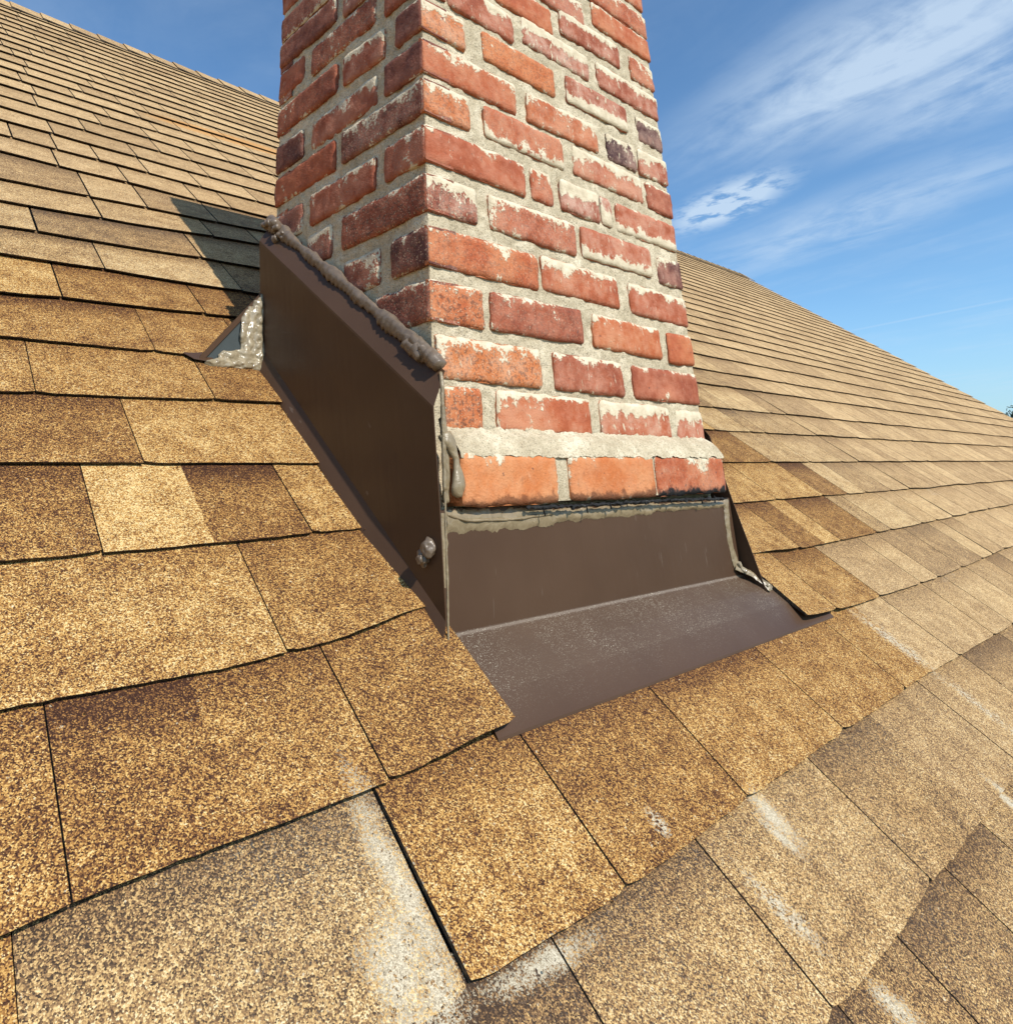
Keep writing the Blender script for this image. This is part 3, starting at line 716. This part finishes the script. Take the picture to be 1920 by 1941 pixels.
def seal_mat(name,c0,c1,rough,bs=.6,sc_=70):
    m,t,b=material(name); o=t.coord('Object'); n=t.noise(o,sc_,4,.55,1.2); n2=t.noise(o,sc_*4,3,.5)
    t.link(t.ramp(n,[(.3,c0),(.7,c1)]),b.inputs['Base Color']); b.inputs['Roughness'].default_value=rough
    t.link(t.bump(t.math('ADD',n,t.math('MULTIPLY',n2,.12)),bs,.004),b.inputs['Normal']); return m
SEAL=seal_mat('taupe_sealant',(.135,.098,.068),(.19,.143,.102),.36,.2)
CLEAR=seal_mat('shiny_silicone',(.20,.155,.090),(.42,.35,.24),.10,.25,70)
KHAKI=seal_mat('khaki_sealant',(.20,.150,.085),(.30,.232,.140),.32,.4)
flash=empty('chimney_flashing',(.9,.62,rz(.62))); FI=Matrix.Translation((-.9,-.62,-rz(.62)))
tag(flash,'dark brown sheet metal flashing wrapped around the foot of the brick chimney','flashing')
def sheet(name,rows,mat,parent=flash,inv=FI,thick=.0011,dust_highlight_rows=None,flip=False):
    """rows: list of lists of points making a grid; made double with a real thickness"""
    bm=bmesh.new(); dl=bm.loops.layers.float_color.new('dust_highlight')
    g_=[[bm.verts.new(p) for p in r_] for r_ in rows]
    rown={v:k_ for k_,r_ in enumerate(g_) for v in r_}
    for a,b_ in zip(g_,g_[1:]):
        for i_ in range(len(a)-1):
            q=(a[i_],a[i_+1],b_[i_+1],b_[i_])
            f=quad(bm,q[::-1] if flip else q)
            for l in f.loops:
                d_=dust_highlight_rows[rown[l.vert]] if dust_highlight_rows else 0
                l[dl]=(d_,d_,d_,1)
    bmesh.ops.recalc_face_normals(bm,faces=bm.faces[:])
    o=link(name,bm,mat,parent,False,inv)
    md=o.modifiers.new('thickness','SOLIDIFY'); md.thickness=thick; md.offset=0
    return o
def interp_grid(rows,n):
    out=[]
    for r_ in rows:
        L=[]
        for i_ in range(n+1):
            f=i_/n*(len(r_)-1); k_=min(int(f),len(r_)-2); L.append(Vector(r_[k_]).lerp(Vector(r_[k_+1]),f-k_))
        out.append(L)
    return out
# left side panel: foot kicks out on the shingles, long flat field, head turned in to the brick
def pan(w,x,y,yadd=0): return (x,y,rz(y)+w)
def prow(w0,w1,x):   # w measured straight up from the roof at the front and back end
    L=[]
    for i_ in range(25):
        y=lerp(.635,1.098,i_/24); wv=.0013*noise.noise(Vector((y*11,w0*14,2)))
        L.append((x+wv,y,rz(y)+lerp(w0,w1,i_/24)))
    return L
rowsL=[prow(.006,.004,.5480),prow(.040,.034,.5585),prow(.16,.13,.5547),prow(.270,.222,.5487),prow(.2735,.2255,.5489),prow(.318,.262,.5700)]
sheet('side_panel',rowsL,METAL,thick=.0012)
# front apron: upright leg, crease, sloping leg, lip
def arow(y,off,z=None,x0=.556,x1=1.262,n=30,dx1=0):
    L=[]
    for i_ in range(n+1):
        x=lerp(x0,x1+dx1,i_/n)
        zz=(rz(y)+off) if z is None else z
        zz+=.0007*noise.noise(Vector((x*8,y*30,1)))
        L.append((x,y,zz))
    return L
zc=-.149
def dust_highlight(co):
    z=co.z
    if .6438<co.y<.64545 and z<-.14: return 2.0
    return 1.0 if (co.y<.6438 and co.y>.58) else 0.0
ap=[]
def line(pA,pB,n=40):
    return [Vector(pA).lerp(Vector(pB),i_/n)+Vector((0,.0006*noise.noise(Vector((i_*.3,pA[2]*9,0))),0)) for i_ in range(n+1)]
ap.append(line((.560,.6465,-.016),(1.258,.6465,-.026)))
ap.append(line((.560,.6462,-.08),(1.258,.6462,-.09)))
ap.append(line((.560,.6456,zc+.0016),(1.258,.6456,zc-.0044)))
ap.append(line((.560,.6453,zc),(1.258,.6453,zc-.006)))
ap.append(line((.560,.6441,zc-.0024),(1.268,.6441,zc-.0084)))
ap.append(line((.560,.6425,zc-.0042),(1.271,.6425,zc-.0102)))
ap.append(line((.556,.612,rz(.612)+.0150),(1.335,.612,rz(.612)+.0150)))
ap.append(line((.556,.587,rz(.587)+.0158),(1.378,.587,rz(.587)+.0158)))
ap.append(line((.556,.585,rz(.585)+.0155),(1.384,.585,rz(.585)+.0155)))
ap.append(line((.556,.562,rz(.562)+.0052),(1.402,.560,rz(.560)+.0052)))
ap.append(line((.556,.5615,rz(.5612)+.0032),(1.402,.5592,rz(.5592)+.0032)))
sheet('apron',ap,METAL,thick=.0012,dust_highlight_rows=[0,0,0,2,2,1,1,1,.5,0,0])  # top values mark the painted bend highlight, lower ones real dust
# right side panel standing forward of the brick
rp=[]
def rrow(w0,w1,x,yf):
    return [(x,y,rz(y)+lerp(w0,w1,(y-yf)/(1.098-yf))) for y in [lerp(yf,1.098,i_/12) for i_ in range(13)]]
rp=[rrow(.004,.002,1.2655,.604),rrow(.055,.05,1.263,.617),rrow(.13,.14,1.2615,.640),rrow(.23,.22,1.262,.668),rrow(.245,.235,1.243,.672)]
sheet('side_panel',rp,METAL,thick=.0012)
# back of the flashing under the shingles uphill
sheet('back_pan',[[(.556,1.098,rz(1.098)+.004),(1.27,1.098,rz(1.098)+.004)],[(.556,1.0985,rz(1.098)+.20),(1.27,1.0985,rz(1.098)+.20)]],METAL)
# sealant bead along the head of the side panel
bm=bmesh.new()
def bead_pt(y):
    f=(y-.635)/(1.098-.635); return Vector((.5665,y,rz(y)+lerp(.322,.266,f)))
pts=[bead_pt(lerp(1.100,.640,i_/30)) for i_ in range(31)]
def brad(s):
    r_=.0080+.0014*math.sin(s*17)+.0012*math.sin(s*41+1)+.0015*noise.noise(Vector((s*30,1,1)))
    # tooled scallops, each ridge leaning down the slope
    ph=(s*44+.35*math.sin(s*23))%1.0
    r_*=1.0
    return r_*(1.22 if s<.14 else 1)*(1.15 if s>.86 else 1)
BD=Vector((-.45,.25,-.85)).normalized()
def scallop(s,d):
    w_=max(0,d.dot(BD)+.25)/1.25
    ph=(s*40+.5*math.sin(s*23)+.35*math.sin(s*7)+.5*d.x)%1.0
    return w_*(.34*ph**1.6-.10)
ridgeline(bm,pts,brad,28,.24,32,(.80,1.22),1,skew=1.0,ripple=scallop)
for s in range(16):
    y=1.095-s*.0042; p_=bead_pt(y)+Vector((-.006+random.uniform(-.004,.002),0,random.uniform(-.012,.012)))
    ridgeline(bm,[p_,p_+Vector((random.uniform(-.004,.004),.010,random.uniform(-.006,.010)))],random.uniform(.004,.0075),8,.5,80,(1,1),s)
for s in range(9):
    y=.700-s*.006; p_=bead_pt(y)+Vector((-.004,0,random.uniform(-.006,.010)))
    ridgeline(bm,[p_,p_+Vector((.002,-.014,-.016))],random.uniform(.006,.010),10,.35,60,(1,1),s+40)
link('sealant_bead',bm,SEAL,flash,True,FI)
# corner bead down the front arris of the side panel and the glossy dollops beside the bottom course
bm=bmesh.new()
ridgeline(bm,[(.5665,.640,.145),(.563,.634,.125),(.562,.6335,.06),(.561,.6335,-.02),(.561,.634,-.10),(.559,.634,-.168)],lambda s:.0026 if s<.45 else .0014,8,.5,60,(1,1),5,up=Vector((0,1,0)))
link('corner_bead',bm,KHAKI,flash,True,FI)
bm=bmesh.new()
ridgeline(bm,[(.568,.638,.072),(.573,.634,.056),(.578,.630,.040),(.579,.628,.012),(.577,.630,-.004)],lambda s:.0062+.0026*math.sin(s*9+.5),14,.28,45,(1.1,.8),6,up=Vector((0,1,0)))
ridgeline(bm,[(.566,.640,.09),(.569,.638,.06),(.569,.638,.02),(.567,.639,-.01)],.0045,12,.3,55,(1,1),9,up=Vector((0,1,0)))
link('sealant_dollop',bm,KHAKI,flash,True,FI)
# sealant under the bottom course across the apron
bm=bmesh.new()
def smear_strip(pts,w,off,seed,mi=0,th=.0022):
    P_=[Vector(p) for p in pts]; n=int(sum((b_-a).length for a,b_ in zip(P_,P_[1:]))/.003); g_=[]
    tot=n
    for i_ in range(n+1):
        f=i_/n*(len(P_)-1); k_=min(int(f),len(P_)-2); c_=P_[k_].lerp(P_[k_+1],f-k_); tg=(P_[k_+1]-P_[k_]).normalized()
        dn=off.cross(tg).normalized()
        ww=w(i_/n) if callable(w) else w
        row=[]
        for j in range(6):
            s=j/5*2-1; e=ww*(1+.45*noise.noise(Vector((i_*.13,seed,s>0)))+.2*noise.noise(Vector((i_*.5,seed+3,s>0))))
            hgt=th*(1-abs(s)**3)*(1+.8*noise.noise(Vector((i_*.12,s*2,seed))))-.0006*(abs(s)>.99)
            row.append(bm.verts.new(c_+dn*s*e+off*max(hgt,-.0008)))
        g_.append(row)
    for a,b_ in zip(g_,g_[1:]):
        for j in range(5):
            f=quad(bm,(a[j],a[j+1],b_[j+1],b_[j])); f.smooth=True
offy=Vector((0,-1,0))
smear_strip([(.572,.6452,-.030),(.70,.6448,-.033),(.86,.6448,-.033),(1.05,.6448,-.0335),(1.245,.6448,-.036)],lambda s:.0125 if s<.35 else .0085 if s<.7 else .006,offy,2)
ridgeline(bm,[(.572,.6445,-.022),(.60,.643,-.030),(.68,.643,-.033),(.76,.643,-.030)],.0026,8,.5,60,(1,.8),13)
smear_strip([(.5655,.6445,-.02),(.5660,.6445,-.06),(.5645,.6445,-.10)],lambda s:.008*(1-s*.8)+.001,offy,4)
smear_strip([(1.243,.6445,-.028),(1.236,.6445,-.06),(1.235,.6445,-.10),(1.244,.6432,-.144)],.0075,offy,5,th=.003)
offn=Vector((0,-ST,CT))
smear_strip([(1.238,.645,-.140),(1.262,.628,-.153),(1.272,.612,-.168),(1.276,.6045,rz(.6045)+.020)],.0075,offn,6,th=.004)
link('apron_sealant',bm,KHAKI,flash,True,FI)
bm=bmesh.new()
ridgeline(bm,[(1.243,.641,-.132),(1.247,.638,-.143),(1.254,.632,-.149)],.006,12,.4,60,(1.1,.7),8)
link('sealant_drop',bm,CLEAR,flash,True,FI); bm=bmesh.new()
ridgeline(bm,[(1.272,.609,-.168),(1.276,.604,rz(.604)+.02)],.005,10,.4,60,(1.2,.7),9)
link('sealant_drop',bm,CLEAR,flash,True,FI); bm=bmesh.new()
ridgeline(bm,[(.557,.640,rz(.640)+.010),(.556,.632,rz(.632)+.012),(.560,.624,rz(.624)+.014)],.0045,10,.6,70,(1.1,.8),10)
link('sealant_drop',bm,CLEAR,flash,True,FI)
# sealed screw head on the side panel
bm=bmesh.new()
def lump(bm,c_,r_,sc_,amp,seed,subs=4):
    q=bmesh.ops.create_icosphere(bm,subdivisions=subs,radius=1)
    for v in q['verts']:
        d=v.co.copy(); k_=1+amp*noise.noise(d*1.6+Vector((seed,0,0)))+amp*.35*noise.noise(d*4+Vector((seed,2,0)))
        v.co=Vector(c_)+Vector((d.x*sc_[0],d.y*sc_[1],d.z*sc_[2]))*r_*k_
    for f in bm.faces: f.smooth=True
lump(bm,(.5525,.6545,-.0575),.0095,(.95,1.0,1.15),.25,1)
lump(bm,(.5500,.6630,-.0680),.0085,(.8,.9,1.0),.45,4)
link('screw_cap',bm,SEAL,flash,True,FI)
# ---------------------------------------------------------------- kick-out diverter at the back of the side panel
div=empty('water_diverter',(.505,1.088,rz(1.088))); DI=Matrix.Translation((-.505,-1.088,-rz(1.088)))
tag(div,'small upright triangular metal plate at the panel end, smeared with shiny silicone','diverter plate')
def slate_mat():
    m,t,b=material('slate_grey_steel'); n=t.noise(t.coord('Object'),30,3)
    t.link(t.ramp(n,[(0,(.040,.050,.052)),(1,(.065,.078,.078))]),b.inputs['Base Color']); b.inputs['Roughness'].default_value=.6; b.inputs['Specular IOR Level'].default_value=.2; return m
SLATE=slate_mat()
g0=rz(1.088)
A_=(.4465,1.086,g0+.006); B_=(.5560,1.090,g0+.004); T_=(.5560,1.098,.352)
bm=bmesh.new()
v=[bm.verts.new(p) for p in (A_,B_,T_)]; quad(bm,v)
o=link('plate',bm,SLATE,div,False,DI); md=o.modifiers.new('thickness','SOLIDIFY'); md.thickness=.0015; md.offset=0
# folded hem along the sloping top edge
bm=bmesh.new()
A2=Vector(A_)+Vector((-.002,-.004,0)); T2=Vector(T_)+Vector((0,-.004,.002)); dd=(T2-A2).normalized(); nn=Vector((0,1,0)).cross(dd)
w_=Vector((dd.z,0,-dd.x))*.008
vs=[A2,T2,T2+w_,A2+w_]; f1=[bm.verts.new(q) for q in vs]; f2=[bm.verts.new(q+Vector((0,.0065,0))) for q in vs]
quad(bm,f1); quad(bm,f2[::-1])
for i_ in range(4): quad(bm,[f1[i_],f2[i_],f2[(i_+1)%4],f1[(i_+1)%4]])
bmesh.ops.recalc_face_normals(bm,faces=bm.faces[:])
link('hem',bm,METAL,div,False,DI)
bm=bmesh.new()
vs=[Vector((.425,1.093,rz(1.093)+.012)),Vector((.437,1.080,rz(1.080)+.013)),Vector((.470,1.076,rz(1.076)+.013)),Vector((.470,1.10,rz(1.10)+.012))]
f1=[bm.verts.new(q) for q in vs]; f2=[bm.verts.new(q-Vector((0,0,.0012))) for q in vs]
quad(bm,f1); quad(bm,f2[::-1])
for i_ in range(4): quad(bm,[f1[i_],f2[i_],f2[(i_+1)%4],f1[(i_+1)%4]])
bmesh.ops.recalc_face_normals(bm,faces=bm.faces[:])
link('foot_flange',bm,METAL,div,False,DI)
# silicone: fat L of wiped sealant, up the panel end and along the foot
bm=bmesh.new()
def plate_pt(x,z,o_=0.0):   # x 0..1 from the left tip to the panel, z 0..1 from foot to apex
    return Vector((lerp(.4465,.5565,x),1.086+.010*z-o_,lerp(g0-.002,.354,z)))
for i_ in range(8):
    x0=.99-.045*i_; top_=min(.99,x0-.02)
    pts_=[plate_pt(x0+.02*math.sin(i_*3+j*1.3)*.8,lerp(.02,max(.2,top_),j/9),.0035+.002*math.sin(i_*2+j)) for j in range(10)]
    ridgeline(bm,pts_,lambda q,i_=i_:.0050+.0018*math.sin(q*11+i_*2),10,.5,55,(1,.75),i_,up=Vector((0,1,0)))
for i_ in range(6):
    zz_=.0+.035*i_
    pts_=[plate_pt(lerp(.20+.03*i_,1.0,j/9),zz_+.018*math.sin(i_*2.1+j*1.1),.004+.002*math.sin(i_+j*1.7)) for j in range(10)]
    ridgeline(bm,pts_,lambda q,i_=i_:.0052+.002*math.sin(q*9+i_*3),10,.5,50,(1,.75),i_+30,up=Vector((0,1,0)))
for i_ in range(16):
    if i_<9: lump(bm,plate_pt(.18+.09*i_,.02+.02*(i_%3),.006),.0075,(1.3,.8,.8),.5,i_,3)
    else: lump(bm,plate_pt(.9+.04*(i_%2),.15+.11*(i_-9),.006),.0070,(.8,.8,1.5),.5,i_+20,3)
o=link('silicone_smear',bm,CLEAR,div,True,DI)
md=o.modifiers.new('fuse','REMESH'); md.mode='VOXEL'; md.voxel_size=.0011; md.use_smooth_shade=True
md=o.modifiers.new('soften','SMOOTH'); md.factor=.6; md.iterations=9

bm=bmesh.new(); rg=random.Random(11)
for i_ in range(420):
    if i_<150: u=rg.uniform(.30,.556); v=rg.uniform(.42,.95); u=.556-abs(rg.gauss(0,.035))
    else: u=rg.uniform(.0,2.2); k=rg.randint(-2,5); v=V0+k*E-abs(rg.gauss(0,.010))
    if .555<u<1.40 and .27<v<.99: continue
    n_=.0035+.007*(1-((v-V0)/E)%1.0)
    q=bmesh.ops.create_icosphere(bm,subdivisions=1,radius=rg.uniform(.0005,.0011))
    for w_ in q['verts']: w_.co=w_.co*(1+.3*rg.uniform(-1,1))+Vector((u,v,n_+.0009))
grit=link('loose_granules',bm,GRIT_M if False else GRAN,None,False,ROOF); tag(grit,kind='stuff',label='loose mineral granules scattered on the shingles',cat='granules')
# ---------------------------------------------------------------- surroundings
def ground_mat():
    m,t,b=material('lawn'); o=t.coord('Object'); n=t.noise(o,.25,5,.6); n2=t.noise(o,9,4,.6)
    t.link(t.ramp(t.math('ADD',t.math('MULTIPLY',n,.6),t.math('MULTIPLY',n2,.4)),[(.3,(.045,.06,.02)),(.7,(.11,.11,.05))]),b.inputs['Base Color']); b.inputs['Roughness'].default_value=.95; return m
bm=bmesh.new(); S=1500
vs=[bm.verts.new(q) for q in ((-S,-S,-6),(S,-S,-6),(S,S,-6),(-S,S,-6))]; quad(bm,vs)
tag(link('ground',bm,ground_mat()),kind='structure')
def bark_mat():
    m,t,b=material('bark'); n=t.noise(scaled(t,t.coord('Object'),6,6,1.5),3,4)
    t.link(t.ramp(n,[(0,(.04,.03,.022)),(1,(.12,.09,.065))]),b.inputs['Base Color']); b.inputs['Roughness'].default_value=.9; return m
def leaf_mat(nm,c0,c1):
    m,t,b=material(nm); n=t.noise(t.coord('Object'),1.3,4)
    t.link(t.ramp(n,[(.3,c0),(.7,c1)]),b.inputs['Base Color']); b.inputs['Roughness'].default_value=.7; return m
BARK=bark_mat()
def tree(name,label,x,y,hgt,wid,conic,mat,seed):
    rn=random.Random(seed); T=empty(name,(x,y,-6)); tag(T,label,'tree','trees on the skyline beyond the roof')
    bm=bmesh.new(); pts=[Vector((0,0,0)),Vector((.1,.05,hgt*.4)),Vector((.05,-.1,hgt*.95))]
    def limb(p0,p1,r0,r1,n=6):
        d=(p1-p0).normalized(); s=d.orthogonal().normalized(); q=d.cross(s)
        a=[bm.verts.new(p0+(s*math.cos(k*6.283/n)+q*math.sin(k*6.283/n))*r0) for k in range(n)]
        b_=[bm.verts.new(p1+(s*math.cos(k*6.283/n)+q*math.sin(k*6.283/n))*r1) for k in range(n)]
        for k in range(n): quad(bm,(a[k],a[(k+1)%n],b_[(k+1)%n],b_[k]))
    limb(pts[0],pts[1],.22,.16); limb(pts[1],pts[2],.16,.03)
    cl=[]
    for k in range(34):
        h_=rn.uniform(.22,1.0); ang=rn.uniform(0,6.283)
        rr=wid*(1.05-h_ if conic else math.sin(max(.12,(1-h_))*2.4)*.95)*rn.uniform(.35,1)
        c_=Vector((rr*math.cos(ang),rr*math.sin(ang),hgt*h_)); cl.append(c_)
        limb(Vector((0,0,hgt*max(.15,h_-.12))),c_,.05,.012,4)
    link('trunk',bm,BARK,T)
    bm=bmesh.new()
    for c_ in cl:
        R_=wid*rn.uniform(.16,.34)
        for k in range(130):
            d=Vector((rn.gauss(0,1),rn.gauss(0,1),rn.gauss(0,.7))); d=d.normalized()*R_*rn.uniform(.3,1)**.5
            p_=c_+d; s=rn.uniform(.07,.15); a=Vector((rn.gauss(0,1),rn.gauss(0,1),rn.gauss(0,1))).normalized(); b_=a.orthogonal().normalized()
            vs=[bm.verts.new(p_+a*s),bm.verts.new(p_+b_*s*.5),bm.verts.new(p_-a*s),bm.verts.new(p_-b_*s*.5)]; quad(bm,vs)
    link('crown',bm,mat,T)
    return T
CON=leaf_mat('dark_foliage',(.012,.022,.014),(.03,.05,.025)); BRO=leaf_mat('green_foliage',(.03,.05,.018),(.07,.10,.035))
def pol(az,d): a=math.radians(az); return d*math.sin(a),d*math.cos(a)
x,y=pol(80.95,72); tree('tree','taller dark tree poking up at the right edge of the picture behind the roof slope',x,y,10.45,2.6,True,CON,3)
x,y=pol(80.0,80); tree('tree','lower rounded tree just left of the taller dark one, behind the roof edge',x,y,10.05,3.4,False,BRO,5)
